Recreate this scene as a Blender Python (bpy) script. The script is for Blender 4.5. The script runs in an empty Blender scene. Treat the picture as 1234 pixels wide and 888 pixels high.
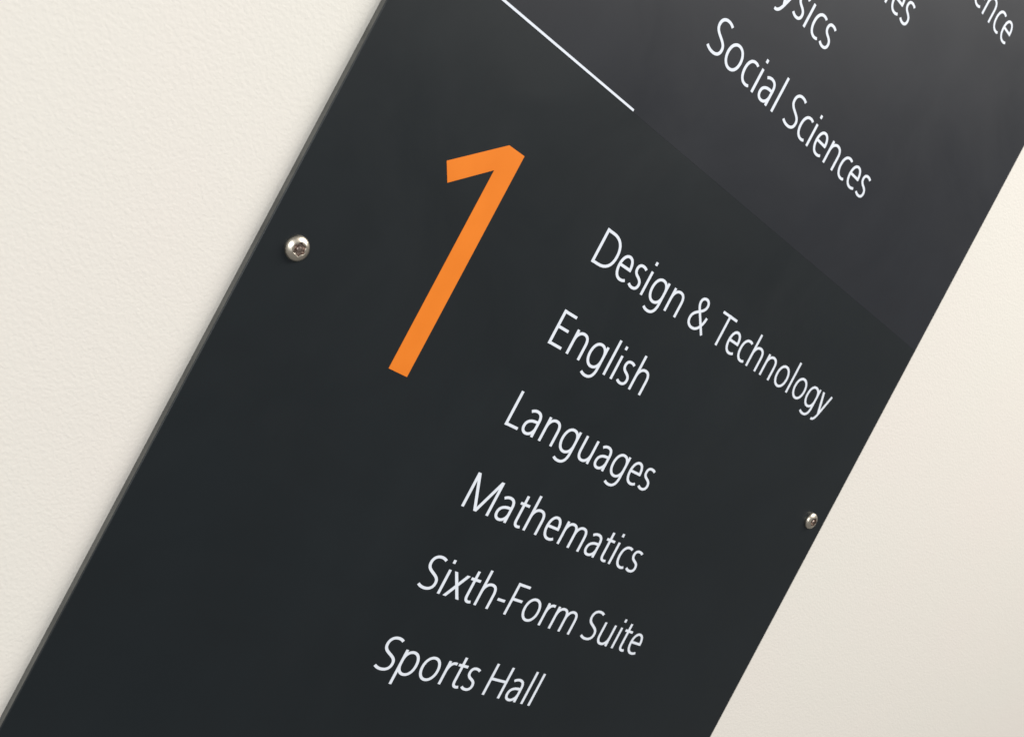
import bpy, bmesh, math
from mathutils import Vector, Matrix
from mathutils.geometry import delaunay_2d_cdt

sc = bpy.context.scene
C = sc.collection
MM = 0.001

# ------------------------------------------------------------------ camera
# The sign's front face is the plane y = 0, x runs along the text, z is up.
# The optical axis meets the face at the origin.
F_PX, W_PX = 1350.0, 1234.0
THETA = math.radians(40.94)          # angle between sign and picture plane
ROLL = math.radians(28.0)            # the phone was held tilted
DIST = 0.500
fwd = Vector((math.sin(THETA), math.cos(THETA), 0))
right0 = Vector((math.cos(THETA), -math.sin(THETA), 0))
upv = Vector((0, 0, 1))
cr = math.cos(ROLL) * right0 + math.sin(ROLL) * upv
cu = -math.sin(ROLL) * right0 + math.cos(ROLL) * upv
m = Matrix((cr, cu, -fwd)).transposed().to_4x4()
m.translation = -DIST * fwd
cam_d = bpy.data.cameras.new('camera')
cam_d.sensor_width = 36.0
cam_d.lens = 36.0 * F_PX / W_PX
cam_d.clip_start = 0.01
cam_d.clip_end = 50
cam_d.dof.use_dof = True
cam_d.dof.focus_distance = 0.50
cam_d.dof.aperture_fstop = 24
cam = bpy.data.objects.new('camera', cam_d)
cam.matrix_world = m
C.objects.link(cam)
sc.camera = cam

# ------------------------------------------------------------------ light
w = bpy.data.worlds.new('World')
sc.world = w
w.use_nodes = True
bg = w.node_tree.nodes['Background']
bg.inputs['Color'].default_value = (1.0, 0.975, 0.94, 1)
bg.inputs['Strength'].default_value = 0.22


def lamp(name, loc, target, sx, sy, power, col):
    d = bpy.data.lights.new(name, 'AREA')
    d.shape = 'RECTANGLE'
    d.size, d.size_y = sx, sy
    d.energy = power
    d.color = col
    o = bpy.data.objects.new(name, d)
    o.location = loc
    o.rotation_euler = (Vector(target) - Vector(loc)).to_track_quat('-Z', 'Y').to_euler()
    C.objects.link(o)


lamp('ceiling_or_fill_lamp', (0.8, -0.95, 1.55), (0.1, 0, 0), 1.4, 0.7, 39, (1.0, 0.97, 0.93))
lamp('ceiling_or_fill_lamp', (-1.6, -1.9, 0.1), (0, 0, -0.25), 1.6, 1.4, 37, (0.95, 0.98, 1.0))  # added fill from low left to brighten the wall, not a ceiling light

sc.view_settings.view_transform = 'Standard'
sc.view_settings.look = 'None'
sc.view_settings.exposure = 0.0
sc.view_settings.gamma = 1.0
sc.cycles.sample_clamp_indirect = 1.5
sc.cycles.caustics_reflective = False
sc.cycles.caustics_refractive = False


# ------------------------------------------------------------------ materials
def mat(name, col, rough=0.5, metal=0.0, spec=0.5):
    mt = bpy.data.materials.new(name)
    mt.use_nodes = True
    b = mt.node_tree.nodes['Principled BSDF']
    b.inputs['Base Color'].default_value = (*col, 1)
    b.inputs['Roughness'].default_value = rough
    b.inputs['Metallic'].default_value = metal
    b.inputs['Specular IOR Level'].default_value = spec
    return mt, mt.node_tree, b


def noise(nt, scale, detail, rough=0.5, dist=0.0):
    tc = nt.nodes.new('ShaderNodeTexCoord')
    n = nt.nodes.new('ShaderNodeTexNoise')
    n.inputs['Scale'].default_value = scale
    n.inputs['Detail'].default_value = detail
    n.inputs['Roughness'].default_value = rough
    n.inputs['Distortion'].default_value = dist
    nt.links.new(tc.outputs['Object'], n.inputs['Vector'])
    return n


def bump(nt, b, n, strength, dist, prev=None):
    bp = nt.nodes.new('ShaderNodeBump')
    bp.inputs['Strength'].default_value = strength
    bp.inputs['Distance'].default_value = dist
    nt.links.new(n.outputs['Fac'], bp.inputs['Height'])
    if prev:
        nt.links.new(prev.outputs['Normal'], bp.inputs['Normal'])
    nt.links.new(bp.outputs['Normal'], b.inputs['Normal'])
    return bp


def mix_col(nt, b, n, c0, c1, lo=0.35, hi=0.65):
    r = nt.nodes.new('ShaderNodeValToRGB')
    r.color_ramp.elements[0].position = lo
    r.color_ramp.elements[1].position = hi
    r.color_ramp.elements[0].color = (*c0, 1)
    r.color_ramp.elements[1].color = (*c1, 1)
    nt.links.new(n.outputs['Fac'], r.inputs['Fac'])
    nt.links.new(r.outputs['Color'], b.inputs['Base Color'])


# roller-painted wall
M_WALL, nt, b = mat('wall_paint', (0.8, 0.76, 0.69), 0.55, 0, 0.35)
mix_col(nt, b, noise(nt, 7, 3), (0.812, 0.776, 0.708), (0.822, 0.770, 0.708))
bp = bump(nt, b, noise(nt, 90, 3), 0.08, 0.0012)
bump(nt, b, noise(nt, 700, 1.5, 0.5, 0.3), 0.6, 0.0003, bp)


def panel_mat(name, col):
    mt, nt, b = mat(name, col, 0.46, 0, 0.5)
    n = noise(nt, 16, 4, 0.6)
    mix_col(nt, b, n, [c * 0.92 for c in col], [c * 1.08 for c in col])
    r = nt.nodes.new('ShaderNodeMapRange')
    r.inputs['To Min'].default_value = 0.40
    r.inputs['From Min'].default_value = 0.25
    r.inputs['From Max'].default_value = 0.75
    r.inputs['To Max'].default_value = 0.52
    nt.links.new(noise(nt, 11, 6, 0.62, 0.8).outputs['Fac'], r.inputs['Value'])
    nt.links.new(r.outputs['Result'], b.inputs['Roughness'])
    bump(nt, b, noise(nt, 1400, 2), 0.25, 0.00004)
    return mt


M_PANEL_LO = panel_mat('charcoal_panel_paint', (0.0048, 0.0086, 0.0112))
M_PANEL_UP = panel_mat('slate_grey_panel_paint', (0.0113, 0.0136, 0.0190))
M_EDGE, nt, b = mat('panel_cut_edge', (0.09, 0.088, 0.08), 0.5)
mix_col(nt, b, noise(nt, 90, 3), (0.075, 0.077, 0.072), (0.12, 0.12, 0.112))
M_WHITE, nt, b = mat('white_vinyl', (0.8, 0.84, 0.9), 0.4, 0, 0.4)
mix_col(nt, b, noise(nt, 120, 2), (0.79, 0.83, 0.90), (0.83, 0.87, 0.94))
M_ORANGE, nt, b = mat('orange_vinyl', (0.86, 0.22, 0.018), 0.42, 0, 0.4)
mix_col(nt, b, noise(nt, 60, 2), (0.84, 0.215, 0.017), (0.88, 0.23, 0.02))
M_STEEL, nt, b = mat('stainless_steel', (0.70, 0.64, 0.54), 0.36, 1.0)
n = noise(nt, 900, 3)
bump(nt, b, n, 0.15, 0.00005)
M_SOCKET, nt, b = mat('socket_steel', (0.30, 0.24, 0.21), 0.4, 1.0)
mix_col(nt, b, noise(nt, 1200, 2), (0.30, 0.23, 0.20), (0.46, 0.38, 0.33))


# ------------------------------------------------------------------ helpers
def link(name, me, mats, parent=None):
    for x in (mats if isinstance(mats, (list, tuple)) else [mats]):
        me.materials.append(x)
    o = bpy.data.objects.new(name, me)
    C.objects.link(o)
    o.parent = parent
    return o


def bm_mesh(name, bm, smooth=False):
    bmesh.ops.recalc_face_normals(bm, faces=bm.faces)
    me = bpy.data.meshes.new(name)
    bm.to_mesh(me)
    bm.free()
    if smooth:
        for p in me.polygons:
            p.use_smooth = True
    return me


def box_bm(x0, x1, y0, y1, z0, z1, bev=0.0):
    bm = bmesh.new()
    bmesh.ops.create_cube(bm, size=1)
    for v in bm.verts:
        v.co = Vector((x0 + (v.co.x + .5) * (x1 - x0), y0 + (v.co.y + .5) * (y1 - y0), z0 + (v.co.z + .5) * (z1 - z0)))
    if bev:
        ed = [e for e in bm.edges if all(v.co.y < (y0 + y1) / 2 for v in e.verts) and abs(e.verts[0].co.x - e.verts[1].co.x) < 1e-6]
        bmesh.ops.bevel(bm, geom=ed, offset=bev, segments=4, profile=0.5, affect='EDGES')
    return bm


# ------------------------------------------------------------------ wall
K = 1.0 / 2.7 * MM                   # one picture pixel at the optical axis, in metres
THICK = 3.9 * MM
wall = link('wall', bm_mesh('wall', box_bm(-1.6, 1.9, THICK, THICK + 0.1, -1.3, 1.5)), M_WALL)
wall['kind'] = 'structure'
wall['label'] = 'cream painted wall with fine roller texture'

# ------------------------------------------------------------------ sign
sign = bpy.data.objects.new('directory_sign', None)
C.objects.link(sign)
sign.empty_display_size = 0.05
X_L, X_R = -370.8 * K, 760.5 * K
Z_SEAM = 337.4 * K
Z_TOP, Z_BOT = 0.470, -0.330
sign.location = ((X_L + X_R) / 2, THICK, Z_BOT)
sign['label'] = 'tall charcoal floor directory sign with white lettering screwed to the cream wall'
sign['category'] = 'sign'
OFF = -Vector(sign.location)


def place(o):
    o.location = OFF
    return o


def panel(z0, z1, m_face, label):
    bm = box_bm(X_L, X_R, 0, THICK - 0.00005, z0, z1, 0.0006)
    bm.normal_update()
    for f in bm.faces:
        f.material_index = 0 if f.normal.y < -0.5 else 1
    o = place(link('panel', bm_mesh('panel', bm), [m_face, M_EDGE], sign))
    o['label'] = label
    return o


p_up = panel(Z_SEAM + 0.00003, Z_TOP, M_PANEL_UP, 'slightly lighter slate grey upper panel')
p_lo = panel(Z_BOT, Z_SEAM - 0.00003, M_PANEL_LO, 'darker charcoal lower panel for level 1')

# ------------------------------------------------------------------ lettering
# Glyphs are drawn as pen strokes in units of the cap height, origin on the baseline.
WX, WY = 0.094, 0.079                # pen width for upright and for level strokes
G = {
    'D': (.97, ['M .16 0 L .16 1', 'M .16 .956 L .38 .956 C .70 .956 .87 .78 .87 .50 C .87 .21 .70 .044 .36 .044 L .16 .044']),
    'E': (.74, ['M .16 0 L .16 1', 'M .16 .956 L .63 .956', 'M .16 .525 L .59 .525', 'M .16 .044 L .64 .044']),
    'F': (.67, ['M .16 0 L .16 1', 'M .16 .956 L .62 .956', 'M .16 .50 L .58 .50']),
    'H': (.96, ['M .16 0 L .16 1', 'M .80 0 L .80 1', 'M .16 .525 L .80 .525']),
    'L': (.65, ['M .16 0 L .16 1', 'M .16 .044 L .61 .044']),
    'M': (1.24, ['M .16 0 L .16 1', 'M 1.08 0 L 1.08 1', 'Z .165 1 .62 0 .105', 'Z 1.075 1 .62 0 .105']),
    'S': (.72, ['M .60 .91 C .54 .945 .48 .963 .40 .963 C .24 .963 .14 .87 .14 .74 C .14 .60 .25 .55 .38 .49 C .53 .42 .62 .37 .62 .25 C .62 .11 .51 .037 .34 .037 C .25 .037 .16 .06 .09 .105']),
    'T': (.73, ['M .40 0 L .40 1', 'M .03 .956 L .77 .956']),
    'P': (.72, ['M .16 0 L .16 1', 'M .16 .956 L .36 .956 C .53 .956 .62 .86 .62 .72 C .62 .56 .52 .45 .34 .45 L .16 .45']),
    'C': (.78, ['M .72 .915 C .65 .95 .58 .963 .50 .963 C .27 .963 .12 .77 .12 .50 C .12 .21 .27 .037 .50 .037 C .58 .037 .66 .05 .72 .08']),
    '&': (.98, ['M .92 .0 L .36 .585 C .27 .68 .235 .74 .235 .81 C .235 .90 .31 .963 .42 .963 C .52 .963 .595 .90 .595 .81 C .595 .69 .49 .62 .38 .555 C .21 .46 .12 .39 .12 .26 C .12 .12 .23 .037 .40 .037 C .62 .037 .77 .21 .80 .51']),
    '-': (.42, ['M .06 .36 L .36 .36']),
    'a': (.70, ['M .125 .625 C .18 .665 .25 .69 .32 .69 C .47 .69 .54 .61 .54 .46 L .54 0', 'M .54 .42 L .46 .42 C .24 .42 .11 .34 .11 .195 C .11 .095 .18 .03 .29 .03 C .42 .03 .52 .12 .54 .25']),
    'c': (.57, ['M .515 .655 C .48 .68 .43 .69 .38 .69 C .21 .69 .11 .55 .11 .36 C .11 .16 .21 .03 .38 .03 C .43 .03 .48 .04 .515 .065']),
    'e': (.66, ['M .11 .385 L .56 .385', 'M .56 .345 L .56 .39 C .56 .58 .47 .69 .345 .69 C .20 .69 .11 .55 .11 .36 C .11 .15 .22 .03 .38 .03 C .46 .03 .52 .05 .565 .08']),
    'g': (.81, ['M .65 .72 L .65 .06 C .65 -.16 .54 -.265 .36 -.265 C .27 -.265 .20 -.245 .14 -.21', 'M .65 .43 C .64 .59 .53 .69 .39 .69 C .22 .69 .11 .55 .11 .35 C .11 .16 .22 .03 .38 .03 C .53 .03 .64 .13 .65 .29']),
    'h': (.80, ['M .16 0 L .16 1.07', 'M .16 .42 C .17 .59 .28 .69 .42 .69 C .57 .69 .64 .60 .64 .44 L .64 0']),
    'i': (.32, ['M .16 0 L .16 .72', 'M .16 .905 L .16 1.01']),
    'l': (.32, ['M .16 0 L .16 1.07']),
    'm': (1.20, ['M .16 0 L .16 .72', 'M .16 .42 C .17 .59 .27 .69 .40 .69 C .54 .69 .60 .60 .60 .44 L .60 0', 'M .60 .42 C .61 .59 .71 .69 .84 .69 C .98 .69 1.04 .60 1.04 .44 L 1.04 0']),
    'n': (.80, ['M .16 0 L .16 .72', 'M .16 .42 C .17 .59 .28 .69 .42 .69 C .57 .69 .64 .60 .64 .44 L .64 0']),
    'o': (.82, ['M .70 .36 C .70 .55 .58 .69 .41 .69 C .24 .69 .12 .55 .12 .36 C .12 .17 .24 .03 .41 .03 C .58 .03 .70 .17 .70 .36']),
    'p': (.81, ['M .16 .72 L .16 -.31', 'M .16 .43 C .17 .59 .28 .69 .42 .69 C .59 .69 .70 .55 .70 .36 C .70 .16 .59 .03 .42 .03 C .28 .03 .17 .13 .16 .29']),
    'r': (.46, ['M .16 0 L .16 .72', 'M .16 .40 C .17 .58 .26 .685 .38 .685 L .445 .68']),
    's': (.54, ['M .455 .645 C .41 .675 .36 .69 .29 .69 C .18 .69 .12 .63 .12 .54 C .12 .44 .19 .40 .28 .365 C .38 .325 .45 .28 .45 .185 C .45 .09 .38 .03 .265 .03 C .19 .03 .13 .05 .085 .085']),
    't': (.46, ['M .20 .93 L .20 .19 C .20 .08 .25 .03 .33 .03 C .37 .03 .40 .035 .43 .05', 'M .05 .676 L .42 .676']),
    'u': (.80, ['M .16 .72 L .16 .28 C .16 .12 .23 .03 .38 .03 C .52 .03 .63 .13 .64 .30', 'M .64 .72 L .64 0']),
    'x': (.63, ['Z .07 .72 .56 0 .118', 'Z .56 .72 .07 0 .118']),
    'y': (.66, ['Z .07 .72 .335 0 .112', 'M .605 .735 L .345 .01 C .28 -.17 .20 -.265 .07 -.25']),
    ' ': (.31, []),
}


def path_points(s):
    t = s.split()
    pts, i = [], 0
    while i < len(t):
        c = t[i]
        if c in 'ML':
            pts.append(Vector((float(t[i + 1]), float(t[i + 2]))))
            i += 3
        else:
            p0 = pts[-1].copy()
            a = [Vector((float(t[i + 1 + 2 * k]), float(t[i + 2 + 2 * k]))) for k in range(3)]
            for k in range(1, 9):
                u = k / 8
                pts.append((1 - u) ** 3 * p0 + 3 * u * (1 - u) ** 2 * a[0] + 3 * u * u * (1 - u) * a[1] + u ** 3 * a[2])
            i += 7
    return pts


def stroke_quads(s):
    if s[0] == 'Z':                  # straight diagonal with level ends
        x1, y1, x2, y2, wd = [float(q) for q in s.split()[1:]]
        h = wd / 2
        return [[(x1 - h, y1), (x1 + h, y1), (x2 + h, y2), (x2 - h, y2)]]
    p = path_points(s)
    closed = (p[0] - p[-1]).length < 1e-5
    n = len(p)
    L, R = [], []
    for i in range(n):
        a = p[i - 1] if i else (p[-2] if closed else p[0])
        c = p[i + 1] if i < n - 1 else (p[1] if closed else p[-1])
        t = (c - a).normalized()
        nx, ny = -t.y * WX / 2, t.x * WY / 2
        L.append((p[i].x + nx, p[i].y + ny))
        R.append((p[i].x - nx, p[i].y - ny))
    return [[L[i], L[i + 1], R[i + 1], R[i]] for i in range(n - 1)]


VINYL = 0.00012


def flat_mesh(name, quad_sets):
    """Union of flat shapes, cut from thin vinyl: one front sheet with real edges."""
    bm = bmesh.new()
    for quads in quad_sets:
        vs, fs = [], []
        for q in quads:
            k = len(vs)
            area = sum(q[i - 1][0] * q[i][1] - q[i][0] * q[i - 1][1] for i in range(len(q)))
            if area < 0:             # the triangulation wants counter-clockwise shapes
                q = q[::-1]
            vs += [Vector(c) / CAP for c in q]
            fs.append(list(range(k, k + len(q))))
        ov, oe, of, _, _, oof = delaunay_2d_cdt(vs, [], fs, 0, 1e-5)
        bv = {}
        for f, src in zip(of, oof):
            if not src:
                continue
            for i in f:
                if i not in bv:
                    bv[i] = bm.verts.new((ov[i].x * CAP, -VINYL, ov[i].y * CAP))
            try:
                bm.faces.new([bv[i] for i in f])
            except ValueError:
                pass
    for f in bm.faces:
        f.normal_update()
        if f.normal.y > 0:
            f.normal_flip()
    edge = [e for e in bm.edges if e.is_boundary]
    r = bmesh.ops.extrude_edge_only(bm, edges=edge)
    for v in [g for g in r['geom'] if isinstance(g, bmesh.types.BMVert)]:
        v.co.y = -0.00001
    me = bpy.data.meshes.new(name)
    bm.to_mesh(me)
    bm.free()
    return me


CAP = 46.5 * K
X0 = 31.0 * K
SP = 112.73 * K
Z0 = 160.9 * K


def text_line(txt, z, parent, right, dx=0.0):
    """right = where the ink of the last letter ends, in cap heights from the text margin."""
    adv, pen = [], -0.11 if txt[0] in 'DELMHP' else -0.07
    start = pen
    for ch in txt:
        adv.append(pen)
        pen += G[ch][0]
    ink = adv[-1] + max(q[0] for s in G[txt[-1]][1] for quad in stroke_quads(s) for q in quad)
    k = (right - start) / (ink - start) if right else 1.0
    sets = []
    for ch, a in zip(txt, adv):
        ql = []
        for s in G[ch][1]:
            for quad in stroke_quads(s):
                ql.append([(X0 + (dx + start + (a - start + x) * k) * CAP, z + y * CAP) for x, y in quad])
        if ch == 'i':
            sets += [ql[:1], ql[1:]]
        elif ql:
            sets.append(ql)
    o = link('text_line', flat_mesh('text_line', sets), M_WHITE, parent)
    o['label'] = 'white lettering reading ' + txt
    print('line', txt, 'scale', round(k, 3))
    return o


rows = [('Design & Technology', 12.55, 0), ('English', 4.10, 0), ('Languages', 6.30, 0),
        ('Mathematics', 7.60, 0), ('Sixth-Form Suite', 9.66, -.06), ('Sports Hall', 6.27, -.07)]
for i, (t, r, dx) in enumerate(rows):
    text_line(t, Z0 - i * SP, p_lo, r, dx)
ZS = 458.0 * K
for i, (t, r) in enumerate([('Social Sciences', 8.86), ('Physics', 4.20), ('Humanities', 6.83), ('Computing Science', 11.77)]):
    text_line(t, ZS + i * SP, p_up, r, .02)


def poly_px(pts):
    return [[(X0 + x * CAP, Z0 + z * CAP) for x, z in pts]]


one = link('numeral', flat_mesh('numeral', [
    poly_px([(-5.42, .07), (-4.06, 1.22), (-3.51, 1.22), (-3.52, -4.84), (-4.12, -4.84), (-4.11, .52), (-5.12, -.35)])]),
    M_ORANGE, p_lo)
one['label'] = 'large orange numeral 1'
zr = 339.4 * K
hr = 1.45 * K
xe = X0 - 1.13 * CAP
rule = link('divider_rule', flat_mesh('divider_rule', [[[(X_L + 52 * K, zr - hr), (xe, zr - hr), (xe, zr + hr), (X_L + 52 * K, zr + hr)]]]), M_WHITE, p_up)
rule['label'] = 'thin white dividing rule'


# ------------------------------------------------------------------ screws
def screw_meshes():
    N = 72
    R0, H = 5.05, 2.7                # mm: head radius and height

    def lobe(a):
        return 2.45 + 0.26 * math.cos(6 * a)

    def ring(bm, f):
        vs = []
        for i in range(N):
            a = 2 * math.pi * i / N
            r, h = f(a)
            vs.append(bm.verts.new((r * math.cos(a) * MM, -h * MM, r * math.sin(a) * MM)))
        return vs

    def skin(bm, rings):
        for A, B in zip(rings, rings[1:]):
            for i in range(N):
                j = (i + 1) % N
                bm.faces.new((A[i], A[j], B[j], B[i]))

    bm = bmesh.new()
    rs = [ring(bm, lambda a: (R0 - .12, 0.0)), ring(bm, lambda a: (R0, .18)), ring(bm, lambda a: (R0 - .02, .5))]
    for k in range(1, 9):
        t = k / 9 * 1.0
        rs.append(ring(bm, lambda a, t=t: (.35 + (R0 - .37) * math.cos(t), .5 + (H - .5) * math.sin(t) / math.sin(1.2))))
    top = H - .02
    rs.append(ring(bm, lambda a: (lobe(a) + .22, top)))
    rs.append(ring(bm, lambda a: (lobe(a), top - .12)))
    skin(bm, rs)
    head = bm_mesh('screw', bm, True)
    bm = bmesh.new()
    rs = [ring(bm, lambda a: (lobe(a) + .02, top - .10)), ring(bm, lambda a: (lobe(a) - .08, top - 1.5)),
          ring(bm, lambda a: (1.1, top - 1.6)), ring(bm, lambda a: (1.02, top - .4)), ring(bm, lambda a: (.75, top - .15))]
    skin(bm, rs)
    bm.faces.new(rs[-1])
    sock = bm_mesh('socket', bm)
    return head, sock


hm, sm = screw_meshes()
hm.materials.append(M_STEEL)
sm.materials.append(M_SOCKET)


def rect(px, py):
    """picture pixel to the plane of the sign, used once to read off the two screw centres"""
    x, y = px - 617, py - 444
    u = x * math.cos(ROLL) + y * math.sin(ROLL)
    v = x * math.sin(ROLL) - y * math.cos(ROLL)
    q = 1 - u / 1556.2
    return u / q / math.cos(THETA) * K, v / q * K


for (px, py), rot, lab in (((357.5, 299), .25, 'stainless button-head screw beside the orange numeral'), ((976.5, 627), .9, 'stainless button-head screw at the margin past the subject names')):
    x, z = rect(px, py)
    s = bpy.data.objects.new('screw', hm)
    C.objects.link(s)
    s.parent = sign
    s.location = Vector((x, 0, z)) + OFF
    s.rotation_euler = (0, rot, 0)
    s['label'] = lab
    k = bpy.data.objects.new('socket', sm)
    C.objects.link(k)
    k.parent = s
    k['label'] = 'dark six-lobed socket with centre pin'
